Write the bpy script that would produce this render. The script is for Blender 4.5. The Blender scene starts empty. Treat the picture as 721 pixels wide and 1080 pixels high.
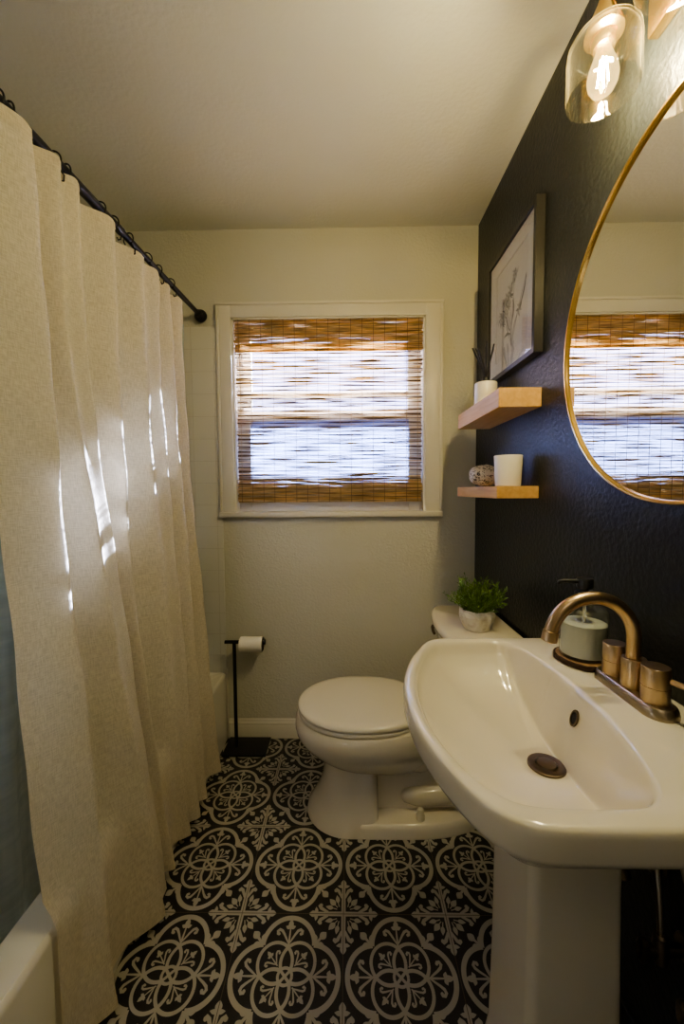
import bpy, bmesh, math, random
import numpy as np
from mathutils import Vector, Matrix
PI = math.pi
COL = bpy.context.scene.collection
sc = bpy.context.scene
RND = random.Random(7)

# ------------------------------------------------------------------ room size
XR, YB, ZC = 0.624, 1.931, 2.503          # dark wall, window wall, ceiling
XL, YF = -1.385, -1.10                    # far side of tub alcove, wall behind the viewer
XT = -0.62                                # tub apron / edge of tile

# ------------------------------------------------------------------ materials
def new_mat(name):
    m = bpy.data.materials.new(name); m.use_nodes = True
    return m, m.node_tree.nodes, m.node_tree.links
def pbr(name, color, rough=.5, metal=0., bump=None, vary=None, coat=0., spec=None, sheen=0., trans=0., ior=None):
    """principled material; bump=(scale, strength, detail), vary=(scale, other colour, lo, hi)"""
    m, N, L = new_mat(name); b = N['Principled BSDF']
    b.inputs['Base Color'].default_value = (*color, 1)
    b.inputs['Roughness'].default_value = rough; b.inputs['Metallic'].default_value = metal
    b.inputs['Coat Weight'].default_value = coat
    if spec is not None: b.inputs['Specular IOR Level'].default_value = spec
    if sheen: b.inputs['Sheen Weight'].default_value = sheen
    if trans: b.inputs['Transmission Weight'].default_value = trans
    if ior: b.inputs['IOR'].default_value = ior
    if bump or vary: tc = N.new('ShaderNodeTexCoord')
    if bump:
        n = N.new('ShaderNodeTexNoise'); n.inputs['Scale'].default_value = bump[0]
        n.inputs['Detail'].default_value = bump[2] if len(bump) > 2 else 3
        L.new(tc.outputs['Object'], n.inputs['Vector'])
        bp = N.new('ShaderNodeBump'); bp.inputs['Strength'].default_value = bump[1]; bp.inputs['Distance'].default_value = .01
        L.new(n.outputs['Fac'], bp.inputs['Height']); L.new(bp.outputs['Normal'], b.inputs['Normal'])
    if vary:
        n2 = N.new('ShaderNodeTexNoise'); n2.inputs['Scale'].default_value = vary[0]; n2.inputs['Detail'].default_value = 5
        L.new(tc.outputs['Object'], n2.inputs['Vector'])
        r = N.new('ShaderNodeValToRGB'); r.color_ramp.elements[0].color = (*color, 1); r.color_ramp.elements[1].color = (*vary[1], 1)
        r.color_ramp.elements[0].position = vary[2] if len(vary) > 2 else .4
        r.color_ramp.elements[1].position = vary[3] if len(vary) > 3 else .65
        L.new(n2.outputs['Fac'], r.inputs['Fac']); L.new(r.outputs['Color'], b.inputs['Base Color'])
    return m
def wood(name, c1, c2, scale=(6, 60, 60), rough=.5):
    m, N, L = new_mat(name); b = N['Principled BSDF']
    tc = N.new('ShaderNodeTexCoord'); mp = N.new('ShaderNodeMapping'); mp.inputs['Scale'].default_value = scale
    n = N.new('ShaderNodeTexNoise'); n.inputs['Scale'].default_value = 1; n.inputs['Detail'].default_value = 6; n.inputs['Distortion'].default_value = .6
    r = N.new('ShaderNodeValToRGB'); r.color_ramp.elements[0].color = (*c1, 1); r.color_ramp.elements[1].color = (*c2, 1)
    r.color_ramp.elements[0].position = .35; r.color_ramp.elements[1].position = .68
    L.new(tc.outputs['Object'], mp.inputs['Vector']); L.new(mp.outputs['Vector'], n.inputs['Vector']); L.new(n.outputs['Fac'], r.inputs['Fac'])
    L.new(r.outputs['Color'], b.inputs['Base Color']); b.inputs['Roughness'].default_value = rough
    return m
def clear_glass(name, tint=(.97, .98, .97), rough=.02, ior=1.45, extra=0.):
    """thin clear glass: see-through, mirror-like at grazing angles, lets lamp light pass"""
    m, N, L = new_mat(name); N.remove(N['Principled BSDF']); out = N['Material Output']
    t = N.new('ShaderNodeBsdfTransparent'); t.inputs['Color'].default_value = (*tint, 1)
    g = N.new('ShaderNodeBsdfGlossy'); g.inputs['Roughness'].default_value = rough
    lw = N.new('ShaderNodeLayerWeight'); lw.inputs['Blend'].default_value = .5
    pw = N.new('ShaderNodeMath'); pw.operation = 'POWER'; pw.inputs[1].default_value = 4.; L.new(lw.outputs['Facing'], pw.inputs[0])
    ma = N.new('ShaderNodeMath'); ma.operation = 'MULTIPLY_ADD'; ma.use_clamp = True; f0 = ((ior - 1) / (ior + 1)) ** 2
    ma.inputs[1].default_value = .75; ma.inputs[2].default_value = f0 + extra; L.new(pw.outputs[0], ma.inputs[0])
    mx = N.new('ShaderNodeMixShader'); fac = ma.outputs[0]
    L.new(fac, mx.inputs[0]); L.new(t.outputs[0], mx.inputs[1]); L.new(g.outputs[0], mx.inputs[2]); L.new(mx.outputs[0], out.inputs[0])
    return m
def emit(name, color, strength):
    m, N, L = new_mat(name); N.remove(N['Principled BSDF'])
    e = N.new('ShaderNodeEmission'); e.inputs['Color'].default_value = (*color, 1); e.inputs['Strength'].default_value = strength
    L.new(e.outputs[0], N['Material Output'].inputs[0]); return m
def cloth(name, c1, c2, transl=.35, weave=900, trcol=None, transp=0.):
    """woven fabric with slubs: diffuse plus light passing through"""
    m, N, L = new_mat(name); N.remove(N['Principled BSDF']); out = N['Material Output']
    tc = N.new('ShaderNodeTexCoord')
    def noise(sx, sy, sz, det):
        mp = N.new('ShaderNodeMapping'); mp.inputs['Scale'].default_value = (sx, sy, sz)
        n = N.new('ShaderNodeTexNoise'); n.inputs['Scale'].default_value = 1; n.inputs['Detail'].default_value = det
        L.new(tc.outputs['UV'], mp.inputs['Vector']); L.new(mp.outputs['Vector'], n.inputs['Vector']); return n.outputs['Fac']
    a = noise(weave, weave * .12, 1, 2); b = noise(weave * .12, weave, 1, 2)
    ad = N.new('ShaderNodeMath'); ad.operation = 'ADD'; L.new(a, ad.inputs[0]); L.new(b, ad.inputs[1])
    r = N.new('ShaderNodeValToRGB'); r.color_ramp.elements[0].position = .38; r.color_ramp.elements[1].position = .6
    hf = N.new('ShaderNodeMath'); hf.operation = 'MULTIPLY'; hf.inputs[1].default_value = .5
    L.new(ad.outputs[0], hf.inputs[0]); L.new(hf.outputs[0], r.inputs['Fac'])
    r.color_ramp.elements[0].color = (*c2, 1); r.color_ramp.elements[1].color = (*c1, 1)
    d = N.new('ShaderNodeBsdfDiffuse'); t = N.new('ShaderNodeBsdfTranslucent'); mx = N.new('ShaderNodeMixShader'); mx.inputs[0].default_value = transl
    L.new(r.outputs['Color'], d.inputs['Color'])
    if trcol: t.inputs['Color'].default_value = (*trcol, 1)
    else: L.new(r.outputs['Color'], t.inputs['Color'])
    bp = N.new('ShaderNodeBump'); bp.inputs['Strength'].default_value = .12; bp.inputs['Distance'].default_value = .002
    L.new(hf.outputs[0], bp.inputs['Height']); L.new(bp.outputs['Normal'], d.inputs['Normal'])
    L.new(d.outputs[0], mx.inputs[1]); L.new(t.outputs[0], mx.inputs[2])
    last = mx
    if transp:
        tp = N.new('ShaderNodeBsdfTransparent'); m2 = N.new('ShaderNodeMixShader'); m2.inputs[0].default_value = transp
        L.new(mx.outputs[0], m2.inputs[1]); L.new(tp.outputs[0], m2.inputs[2]); last = m2
    L.new(last.outputs[0], out.inputs[0]); return m
def reed_mat(name, color, transl, clear=0.):
    m, N, L = new_mat(name); N.remove(N['Principled BSDF']); out = N['Material Output']
    tc = N.new('ShaderNodeTexCoord'); mp = N.new('ShaderNodeMapping'); mp.inputs['Scale'].default_value = (9, 30, 170)
    n = N.new('ShaderNodeTexNoise'); n.inputs['Scale'].default_value = 1; n.inputs['Detail'].default_value = 3
    r = N.new('ShaderNodeValToRGB'); r.color_ramp.elements[0].position = .35; r.color_ramp.elements[1].position = .65
    r.color_ramp.elements[0].color = (*[c * .45 for c in color], 1); r.color_ramp.elements[1].color = (*color, 1)
    L.new(tc.outputs['Object'], mp.inputs['Vector']); L.new(mp.outputs['Vector'], n.inputs['Vector']); L.new(n.outputs['Fac'], r.inputs['Fac'])
    d = N.new('ShaderNodeBsdfDiffuse'); t = N.new('ShaderNodeBsdfTranslucent'); mx = N.new('ShaderNodeMixShader'); mx.inputs[0].default_value = transl
    L.new(r.outputs['Color'], d.inputs['Color']); L.new(r.outputs['Color'], t.inputs['Color'])
    L.new(d.outputs[0], mx.inputs[1]); L.new(t.outputs[0], mx.inputs[2]); last = mx
    if clear:
        tp = N.new('ShaderNodeBsdfTransparent'); m2 = N.new('ShaderNodeMixShader'); m2.inputs[0].default_value = clear
        L.new(mx.outputs[0], m2.inputs[1]); L.new(tp.outputs[0], m2.inputs[2]); last = m2
    L.new(last.outputs[0], out.inputs[0]); return m
def tile_mat(name, axes, size=(.108, .108), mortar=.012):
    """square glazed wall tile from a brick texture; axes picks the two object axes of the wall"""
    m, N, L = new_mat(name); b = N['Principled BSDF']
    tc = N.new('ShaderNodeTexCoord'); sx = N.new('ShaderNodeSeparateXYZ'); cb = N.new('ShaderNodeCombineXYZ')
    L.new(tc.outputs['Object'], sx.inputs[0]); L.new(sx.outputs[axes[0]], cb.inputs[0]); L.new(sx.outputs[axes[1]], cb.inputs[1])
    br = N.new('ShaderNodeTexBrick'); br.offset = 0; br.inputs['Scale'].default_value = 1
    br.inputs['Brick Width'].default_value = size[0]; br.inputs['Row Height'].default_value = size[1]; br.inputs['Mortar Size'].default_value = .0015
    br.inputs['Color1'].default_value = (.66, .65, .60, 1); br.inputs['Color2'].default_value = (.66, .65, .60, 1); br.inputs['Mortar'].default_value = (.58, .565, .51, 1)
    L.new(cb.outputs[0], br.inputs['Vector']); L.new(br.outputs['Color'], b.inputs['Base Color'])
    inv = N.new('ShaderNodeMath'); inv.operation = 'SUBTRACT'; inv.inputs[0].default_value = 1; L.new(br.outputs['Fac'], inv.inputs[1])
    bp = N.new('ShaderNodeBump'); bp.inputs['Strength'].default_value = .5; bp.inputs['Distance'].default_value = .002
    L.new(inv.outputs[0], bp.inputs['Height']); L.new(bp.outputs['Normal'], b.inputs['Normal'])
    b.inputs['Roughness'].default_value = .18; return m

M = {}
M['wall'] = pbr('wall_paint', (.60, .585, .50), .7, bump=(95, .25, 4))
M['ceiling'] = pbr('ceiling_paint', (.66, .65, .56), .75, bump=(70, .15, 4))
M['dark_wall'] = pbr('charcoal_paint', (.020, .022, .022), .36, spec=.38, bump=(75, .26, 4))
M['trim'] = pbr('white_trim', (.70, .67, .58), .4)
M['tile'] = tile_mat('white_wall_tile', (0, 2)); M['tile_side'] = tile_mat('white_wall_tile_side', (1, 2))
M['floor_dark'] = pbr('floor_black', (.010, .009, .009), .42, bump=(600, .15, 2))
M['floor_light'] = pbr('floor_cream', (.38, .355, .29), .45, bump=(600, .12, 2))
M['floor_seam'] = pbr('floor_seam', (.10, .08, .055), .7)
M['porcelain'] = pbr('porcelain', (.76, .71, .60), .10, coat=.4)
M['seat'] = pbr('seat_plastic', (.75, .71, .60), .22)
M['tub'] = pbr('tub_enamel', (.80, .77, .69), .2)
M['brass'] = pbr('champagne_bronze', (.56, .42, .27), .30, metal=1., bump=(400, .05, 2))
M['gold'] = pbr('gold_brass', (.86, .57, .19), .24, metal=1.)
M['nickel'] = pbr('brushed_nickel', (.45, .38, .29), .34, metal=1.)
M['bronze'] = pbr('aged_bronze', (.16, .125, .09), .38, metal=1.)
M['black_metal'] = pbr('black_metal', (.012, .012, .013), .45, metal=.2)
M['black_plastic'] = pbr('black_plastic', (.012, .012, .012), .35)
M['black_frame'] = pbr('black_frame', (.022, .021, .02), .32)
M['hole'] = pbr('dark_opening', (.012, .010, .008), .8)
M['mirror'] = pbr('mirror_silver', (.92, .92, .90), .0, metal=1.)
M['oak'] = wood('light_oak', (.62, .36, .13), (.74, .47, .19), (60, 5, 60), .5)
M['slice'] = wood('wood_slice', (.30, .17, .08), (.44, .27, .13), (50, 50, 8), .6)
M['bark'] = pbr('bark', (.055, .03, .018), .9, bump=(120, .8, 4))
M['paper_white'] = pbr('paper', (.85, .83, .77), .9, bump=(300, .1, 2))
M['cardboard'] = pbr('cardboard', (.34, .24, .15), .9)
M['mat_board'] = pbr('mat_board', (.88, .87, .82), .85)
M['art_paper'] = pbr('art_paper', (.80, .79, .74), .9)
M['ink'] = pbr('graphite', (.10, .10, .10), .9); M['ink_soft'] = pbr('graphite_soft', (.36, .35, .33), .9)
M['ceramic'] = pbr('white_ceramic', (.84, .80, .72), .35)
M['pot'] = pbr('pale_stone', (.80, .77, .70), .5, vary=(28, (.50, .44, .36), .52, .72))
M['soil'] = pbr('soil', (.03, .02, .012), .95, bump=(200, .8, 3))
M['leaf'] = pbr('leaf', (.10, .21, .035), .5, vary=(60, (.24, .36, .08), .4, .65))
M['stem'] = pbr('stem', (.10, .15, .04), .6)
M['soap'] = pbr('cream_soap', (.82, .80, .74), .35)
M['speckle'] = None
M['wax'] = pbr('candle_wax', (.86, .80, .66), .5)
M['glass'] = clear_glass('clear_glass', (.93, .95, .94), .02, 1.5, .03)
M['pane'] = clear_glass('window_pane', (.90, .86, 1.))  # lavender of the sky put into the glass tint
M['shade_glass'] = clear_glass('lamp_glass', (.99, .985, .96), .06, 1.5, .03)
M['picture_glass'] = clear_glass('picture_glass', (.97, .97, .97), .0, 1.45, .05)
M['bulb_glass'] = clear_glass('bulb_glass', (1., .95, .82), .03, 1.3, .0)
M['filament'] = emit('filament', (1., .78, .42), 260.)
M['linen'] = cloth('linen', (.90, .83, .70), (.72, .655, .535), .36, 420)
M['liner'] = cloth('frosted_liner', (.58, .70, .72), (.46, .57, .59), .45, 40, transp=.35)
M['reed_light'] = reed_mat('reed_light', (.90, .68, .36), .60)
M['reed_mid'] = reed_mat('reed_mid', (.84, .57, .25), .55)
M['reed_sheer'] = reed_mat('reed_sheer', (.60, .46, .32), .16, .34)
M['reed_tan'] = reed_mat('reed_tan', (.84, .62, .34), .18)
M['reed_dark'] = reed_mat('reed_dark', (.10, .06, .03), .03)
M['shade_cord'] = pbr('shade_cord', (.23, .15, .08), .8)

def glow(m, col, st):
    N, L = m.node_tree.nodes, m.node_tree.links; out = N['Material Output']; prev = out.inputs[0].links[0].from_socket
    e = N.new('ShaderNodeEmission'); e.inputs['Color'].default_value = (*col, 1); e.inputs['Strength'].default_value = st
    a = N.new('ShaderNodeAddShader'); L.new(prev, a.inputs[0]); L.new(e.outputs[0], a.inputs[1]); L.new(a.outputs[0], out.inputs[0])
glow(M['bulb_glass'], (1., .70, .26), .35)
def haze(m, amt):
    N, L = m.node_tree.nodes, m.node_tree.links; out = N['Material Output']; prev = out.inputs[0].links[0].from_socket
    t = N.new('ShaderNodeBsdfTranslucent'); t.inputs['Color'].default_value = (1., .85, .50, 1); x = N.new('ShaderNodeMixShader'); x.inputs[0].default_value = amt
    lw = N.new('ShaderNodeLayerWeight'); pw = N.new('ShaderNodeMath'); pw.operation = 'POWER'; pw.inputs[1].default_value = 9.; L.new(lw.outputs['Facing'], pw.inputs[0])
    ma = N.new('ShaderNodeMath'); ma.operation = 'MULTIPLY_ADD'; ma.inputs[1].default_value = .06; ma.inputs[2].default_value = amt; L.new(pw.outputs[0], ma.inputs[0]); L.new(ma.outputs[0], x.inputs[0])
    L.new(prev, x.inputs[1]); L.new(t.outputs[0], x.inputs[2]); L.new(x.outputs[0], out.inputs[0])
haze(M['shade_glass'], .0004)
# lower window pane: frosting added to keep direct sun off the lower curtain
def frosted():
    m, N, L = new_mat('sun_diffusing_pane'); N.remove(N['Principled BSDF']); out = N['Material Output']
    t = N.new('ShaderNodeBsdfTranslucent'); t.inputs['Color'].default_value = (.20, .215, .33, 1)
    tp = N.new('ShaderNodeBsdfTransparent'); tp.inputs['Color'].default_value = (.5, .55, .7, 1)
    mx = N.new('ShaderNodeMixShader'); mx.inputs[0].default_value = .06
    L.new(t.outputs[0], mx.inputs[1]); L.new(tp.outputs[0], mx.inputs[2]); L.new(mx.outputs[0], out.inputs[0]); return m
M['frosted'] = frosted()
# speckled ornament
def speckle():
    m, N, L = new_mat('speckled_stone'); b = N['Principled BSDF']; tc = N.new('ShaderNodeTexCoord')
    n = N.new('ShaderNodeTexNoise'); n.inputs['Scale'].default_value = 120; n.inputs['Detail'].default_value = 2; n.inputs['Distortion'].default_value = 1.2
    r = N.new('ShaderNodeValToRGB'); r.color_ramp.elements[0].position = .40; r.color_ramp.elements[1].position = .46
    r.color_ramp.elements[0].color = (.06, .045, .035, 1); r.color_ramp.elements[1].color = (.78, .72, .62, 1)
    L.new(tc.outputs['Object'], n.inputs['Vector']); L.new(n.outputs['Fac'], r.inputs['Fac']); L.new(r.outputs['Color'], b.inputs['Base Color'])
    b.inputs['Roughness'].default_value = .6; return m
M['speckle'] = speckle()

# ------------------------------------------------------------------ mesh builder
class MB:
    def __init__(s): s.v = []; s.f = []; s.mi = []; s.uv = {}; s.mat = 0
    def add(s, vs, fs):
        o = len(s.v); s.v += [tuple(map(float, v)) for v in vs]
        for f in fs: s.f.append(tuple(i + o for i in f)); s.mi.append(s.mat)
        return s
    def box(s, a, b, bev=0., seg=2):
        bm = bmesh.new(); bmesh.ops.create_cube(bm, size=1)
        a, b = Vector(a), Vector(b)
        for v in bm.verts: v.co = Vector([(a[i] + b[i]) / 2 + v.co[i] * (b[i] - a[i]) for i in range(3)])
        if bev: bmesh.ops.bevel(bm, geom=bm.edges[:], offset=bev, segments=seg, affect='EDGES', profile=.5)
        bm.verts.index_update(); s.add([v.co[:] for v in bm.verts], [[v.index for v in f.verts] for f in bm.faces]); bm.free(); return s
    def loft(s, rings, cap0=False, cap1=False, closed=True):
        n = len(rings[0]); vs = [p for r in rings for p in r]; fs = []
        for k in range(len(rings) - 1):
            for i in range(n if closed else n - 1):
                j = (i + 1) % n; fs.append((k * n + i, k * n + j, (k + 1) * n + j, (k + 1) * n + i))
        if cap0: fs.append(tuple(reversed(range(n))))
        if cap1: fs.append(tuple(range((len(rings) - 1) * n, len(rings) * n)))
        return s.add(vs, fs)
    def lathe(s, prof, c=(0, 0, 0), n=32, axis='z', cap0=True, cap1=True):
        rings = []
        for r, h in prof:
            ring = []
            for i in range(n):
                a = 2 * PI * i / n; p, q = r * math.cos(a), r * math.sin(a)
                d = {'z': (p, q, h), 'x': (h, p, q), 'y': (q, h, p)}[axis]
                ring.append((c[0] + d[0], c[1] + d[1], c[2] + d[2]))
            rings.append(ring)
        return s.loft(rings, cap0, cap1)
    def tube(s, pts, r, n=12, cap=True):
        P = [Vector(p) for p in pts]; m = len(P); R = r if isinstance(r, (list, tuple)) else [r] * m
        T = [(P[min(i + 1, m - 1)] - P[max(i - 1, 0)]).normalized() for i in range(m)]
        up = Vector((0, 0, 1)) if abs(T[0].z) < .9 else Vector((1, 0, 0))
        u = T[0].cross(up).normalized(); rings = []
        for i in range(m):
            u = (u - T[i] * u.dot(T[i])).normalized(); w = T[i].cross(u)
            rings.append([P[i] + (u * math.cos(2 * PI * k / n) + w * math.sin(2 * PI * k / n)) * R[i] for k in range(n)])
        return s.loft(rings, cap, cap)
    def build(s, name, mat, parent=None, origin=None, smooth=True, angle=40, kind=None, fixn=True):
        if origin is None: origin = ORI.get(parent.name, (0, 0, 0)) if parent else (0, 0, 0)
        me = bpy.data.meshes.new(name)
        me.from_pydata([(v[0] - origin[0], v[1] - origin[1], v[2] - origin[2]) for v in s.v], [], s.f)
        for m in (mat if isinstance(mat, (list, tuple)) else [mat]): me.materials.append(m)
        me.polygons.foreach_set('material_index', s.mi)
        if fixn:
            bm = bmesh.new(); bm.from_mesh(me); bmesh.ops.recalc_face_normals(bm, faces=bm.faces[:]); bm.to_mesh(me); bm.free()
        if smooth:
            me.shade_smooth(); me.set_sharp_from_angle(angle=math.radians(angle))
        me.update()
        o = bpy.data.objects.new(name, me); COL.objects.link(o)
        if parent: o.parent = parent
        else: o.location = origin
        ORI[o.name] = origin
        if kind: o['kind'] = kind
        return o
ORI = {}
def tag(o, label, cat, group=None, kind=None):
    o['label'] = label; o['category'] = cat
    if group: o['group'] = group
    if kind: o['kind'] = kind
    return o
def thing(name, loc, label=None, cat=None, group=None, kind=None):
    o = bpy.data.objects.new(name, None); COL.objects.link(o); o.location = loc; o.empty_display_size = .05
    ORI[o.name] = tuple(loc)
    if label: o['label'] = label; o['category'] = cat
    if group: o['group'] = group
    if kind: o['kind'] = kind
    return o
def arc(c, r, a0, a1, n, plane='xz'):
    out = []
    for i in range(n + 1):
        a = a0 + (a1 - a0) * i / n; p, q = r * math.cos(a), r * math.sin(a)
        out.append({'xz': (c[0] + p, c[1], c[2] + q), 'xy': (c[0] + p, c[1] + q, c[2]), 'yz': (c[0], c[1] + p, c[2] + q)}[plane])
    return out
def lerp(a, b, t): return a + (b - a) * t
def smooth(t): t = max(0, min(1, t)); return t * t * (3 - 2 * t)

# ------------------------------------------------------------------ shell
# floor with inlaid quatrefoil pattern
S = 0.302; FX, FY = -0.1727, 0.9432
def floor():
    mb = MB(); mb.mat = 0
    mb.add([(XL, YF, 0), (XR, YF, 0), (XR, YB, 0), (XL, YB, 0)], [(0, 1, 2, 3)])
    shapes = []            # (material, layer, points, faces) in tile units
    def strip(pts, w, lay, mat=1):
        n = len(pts); W = w if isinstance(w, (list, tuple)) else [w] * n; v = []
        for i in range(n):
            a, b = pts[max(i - 1, 0)], pts[min(i + 1, n - 1)]; dx, dy = b[0] - a[0], b[1] - a[1]; l = math.hypot(dx, dy) or 1
            v += [(pts[i][0] - dy / l * W[i], pts[i][1] + dx / l * W[i]), (pts[i][0] + dy / l * W[i], pts[i][1] - dx / l * W[i])]
        shapes.append((mat, lay, v, [(2 * i + 1, 2 * i + 3, 2 * i + 2, 2 * i) for i in range(n - 1)]))
    def blob(c, d, L, W, lay, mat=1, tip=1.6, n=12):
        """leaf or bud from c, pointing along d, length L, half width W"""
        l = math.hypot(*d); d = (d[0] / l, d[1] / l); v = []
        for i in range(n):
            t = i / (n - 1); w = W * math.sin(PI * t ** (1 / tip)) if tip else W
            v.append((t * L, w))
        for i in range(n - 2, 0, -1): v.append((v[i][0], -v[i][1]))
        pts = [(c[0] + d[0] * p - d[1] * q, c[1] + d[1] * p + d[0] * q) for p, q in v]
        shapes.append((mat, lay, list(reversed(pts)), [tuple(range(len(pts)))]))
    def disc(c, r, lay, mat=1, n=14):
        shapes.append((mat, lay, [(c[0] + r * math.cos(2 * PI * i / n), c[1] + r * math.sin(2 * PI * i / n)) for i in range(n)], [tuple(range(n))]))
    def ca(c, r, a0, a1, n): return [(c[0] + r * math.cos(lerp(a0, a1, i / n)), c[1] + r * math.sin(lerp(a0, a1, i / n))) for i in range(n + 1)]
    def rot(p, k):
        c, s = math.cos(k), math.sin(k); return (p[0] * c - p[1] * s, p[0] * s + p[1] * c)
    # outer ring: four lobes
    c, r = .225, .236
    th = math.atan2(.2305 , .2305 - c) # where neighbouring lobes meet on the diagonal
    for k in range(4):
        a = k * PI / 2
        strip([rot(p, a) for p in ca((c, 0), r, -th, th, 28)], .0215, 1)
    # interlaced inner circles
    for k in range(4):
        a = PI / 4 + k * PI / 2; cc = (.142 * math.cos(a), .142 * math.sin(a))
        strip(ca(cc, .152, 0, 2 * PI, 40), .0145, 2)
    # heart of the motif: ring with crossed bars
    disc((0, 0), .073, 3, 0, 20)
    strip(ca((0, 0), .061, 0, 2 * PI, 24), .0125, 4)
    for k in range(2):
        a = PI / 4 + k * PI / 2; strip([(-.055 * math.cos(a), -.055 * math.sin(a)), (.055 * math.cos(a), .055 * math.sin(a))], .012, 5 + k)
    disc((0, 0), .018, 7)
    def fleur(base, ang, sz, lay, curls=True):
        def P(x, y):
            p = rot((x * sz, y * sz), ang); return (base[0] + p[0], base[1] + p[1])
        def D(x, y): return rot((x, y), ang)
        strip([P(0, 0), P(.5, 0), P(1.45, 0)], [.08 * sz, .085 * sz, .06 * sz], lay)
        blob(P(1.2, 0), D(1, 0), .95 * sz, .23 * sz, lay + 1, tip=1.0)
        for s in (-1, 1):
            blob(P(1.38, 0), D(.35, s), .48 * sz, .17 * sz, lay + 2 + (s > 0), tip=1.2)
            if curls:
                pts = [P(.2, s * .04), P(.55, s * .26), P(.90, s * .48), P(1.18, s * .70), P(1.27, s * .92), P(1.14, s * 1.10), P(.93, s * 1.08), P(.86, s * .94)]
                strip(pts, [x * sz for x in (.05, .085, .10, .12, .13, .13, .11, .08)], lay + 4 + (s > 0))
                disc(P(.93, s * .97), .13 * sz, lay + 6 + (s > 0), n=10)
    for k in range(4):
        a = k * PI / 2
        fleur(rot((.225, 0), a), a, .106, 8)
        d = a + PI / 4
        fleur(rot((.105, 0), d), d, .070, 8)
        # leaves outside the cusps
        blob(rot((.395, 0), d), rot((1, 0), d), .088, .034, 16, tip=.95)
        for s in (-1, 1): blob(rot((.362, s * .010), d), rot((.62, s), d), .066, .019, 17 + (s > 0), tip=1.15)
        strip([rot((.34, 0), d), rot((.41, 0), d)], .012, 19)
    # cross flower in the tile corners
    def cc(p): return (p[0] + .5, p[1] + .5)
    for k in range(4):
        a = k * PI / 2
        strip([cc(rot(p, a)) for p in ((0, 0), (.12, 0), (.20, 0), (.30, 0))], [.022, .021, .018, .020], 1 + k)
        blob(cc(rot((.255, 0), a)), rot((1, 0), a), .085, .03, 5, tip=1.)
        for s in (-1, 1):
            blob(cc(rot((.262, 0), a)), rot((.15, s), a), .066, .017, 6 + (s > 0), tip=1.2)
            strip([cc(rot(p, a)) for p in ((.15, s * .015), (.19, s * .035), (.222, s * .052), (.236, s * .074), (.222, s * .088))], [.01, .014, .017, .018, .014], 8 + (s > 0))
            disc(cc(rot((.224, s * .080), a)), .018, 10, n=9)
        d = a + PI / 4
        blob(cc(rot((.112, 0), d)), rot((1, 0), d), .088, .028, 12, tip=1.25)
        for o in (-1, 1):
            blob(cc(rot((.108, o * .034), d)), rot((1, o * .66), d), .080, .021, 13, tip=1.3)
            strip([cc(rot((.07, o * .012), d)), cc(rot((.115, o * .038), d))], .005, 18)
        strip([cc(rot((.06, 0), d)), cc(rot((.12, 0), d))], .005, 18)
    for k in range(4): disc(cc(rot((.062, 0), PI / 4 + k * PI / 2)), .021, 11, 0, 12)
    # tile joints
    strip([(.5, 0), (.5, 1)], .0028, 20, 2); strip([(0, .5), (1, .5)], .0028, 21, 2)
    for i in range(-3, 4):
        for j in range(-7, 5):
            ox, oy = FX + i * S, FY + j * S
            for lay, (mat, _, v, fs) in enumerate(shapes):
                pts = [(min(max(ox + x * S, XL), XR), min(max(oy + y * S, YF), YB), .0003 + lay * .000004) for x, y in v]
                xs = [p[0] for p in pts]; ys = [p[1] for p in pts]
                if max(xs) - min(xs) < 1e-6 or max(ys) - min(ys) < 1e-6: continue
                mb.mat = mat; mb.add(pts, fs)
    o = mb.build('floor', [M['floor_dark'], M['floor_light'], M['floor_seam']], smooth=False, kind='structure', fixn=False)
floor()
MB().box((XL - .1, YF - .1, ZC), (XR + .1, YB + .14, ZC + .08)).build('ceiling', M['ceiling'], smooth=False, kind='structure')
WX0, WX1, WZ0, WZ1 = -.562, .378, 1.150, 2.092      # window opening
b = MB(); T = YB + .13
b.box((XL - .1, YB, -.05), (WX0, T, ZC)).box((WX1, YB, -.05), (XR + .1, T, ZC)).box((WX0, YB, -.05), (WX1, T, WZ0)).box((WX0, YB, WZ1), (WX1, T, ZC))
b.build('wall_back', M['wall'], smooth=False, kind='structure')
MB().box((XR, YF, -.05), (XR + .1, YB, ZC)).build('wall_right', M['dark_wall'], smooth=False, kind='structure')
MB().box((XL - .1, YF, -.05), (XL, YB, ZC)).build('wall_left', M['tile_side'], smooth=False, kind='structure')
MB().box((XL - .1, YF - .1, -.05), (XR + .1, YF, ZC)).build('wall_front', M['wall'], smooth=False, kind='structure')
MB().box((XL, .30, 0), (XT, .40, ZC)).build('wall_alcove', M['wall'], smooth=False, kind='structure')
# tiled surround at the window end of the tub
b = MB(); b.box((XL, YB - .010, .30), (XT, YB, 2.050), .004)
b.build('wall_tile_surround', M['tile'], kind='structure')
MB().box((XT - .012, YB - .012, 0), (XT + .004, YB, .36), .003).build('trim_1', M['trim'], kind='structure')
# baseboard with moulded top
def baseboard(name, x0, x1):
    prof = [(0, 0), (-.014, 0), (-.014, .062), (-.011, .070), (-.012, .076), (-.006, .088), (-.004, .096), (0, .097)]
    b = MB(); b.loft([[(x, YB + p, z) for p, z in prof] for x in (x0, x1)], True, True)
    b.build(name, M['trim'], kind='structure', angle=30)
baseboard('baseboard_back', XT + .006, XR)
b = MB(); b.box((XR - .013, .2, 0), (XR, YB - .016, .095), .003); b.build('baseboard_right', M['dark_wall'], kind='structure')

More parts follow.
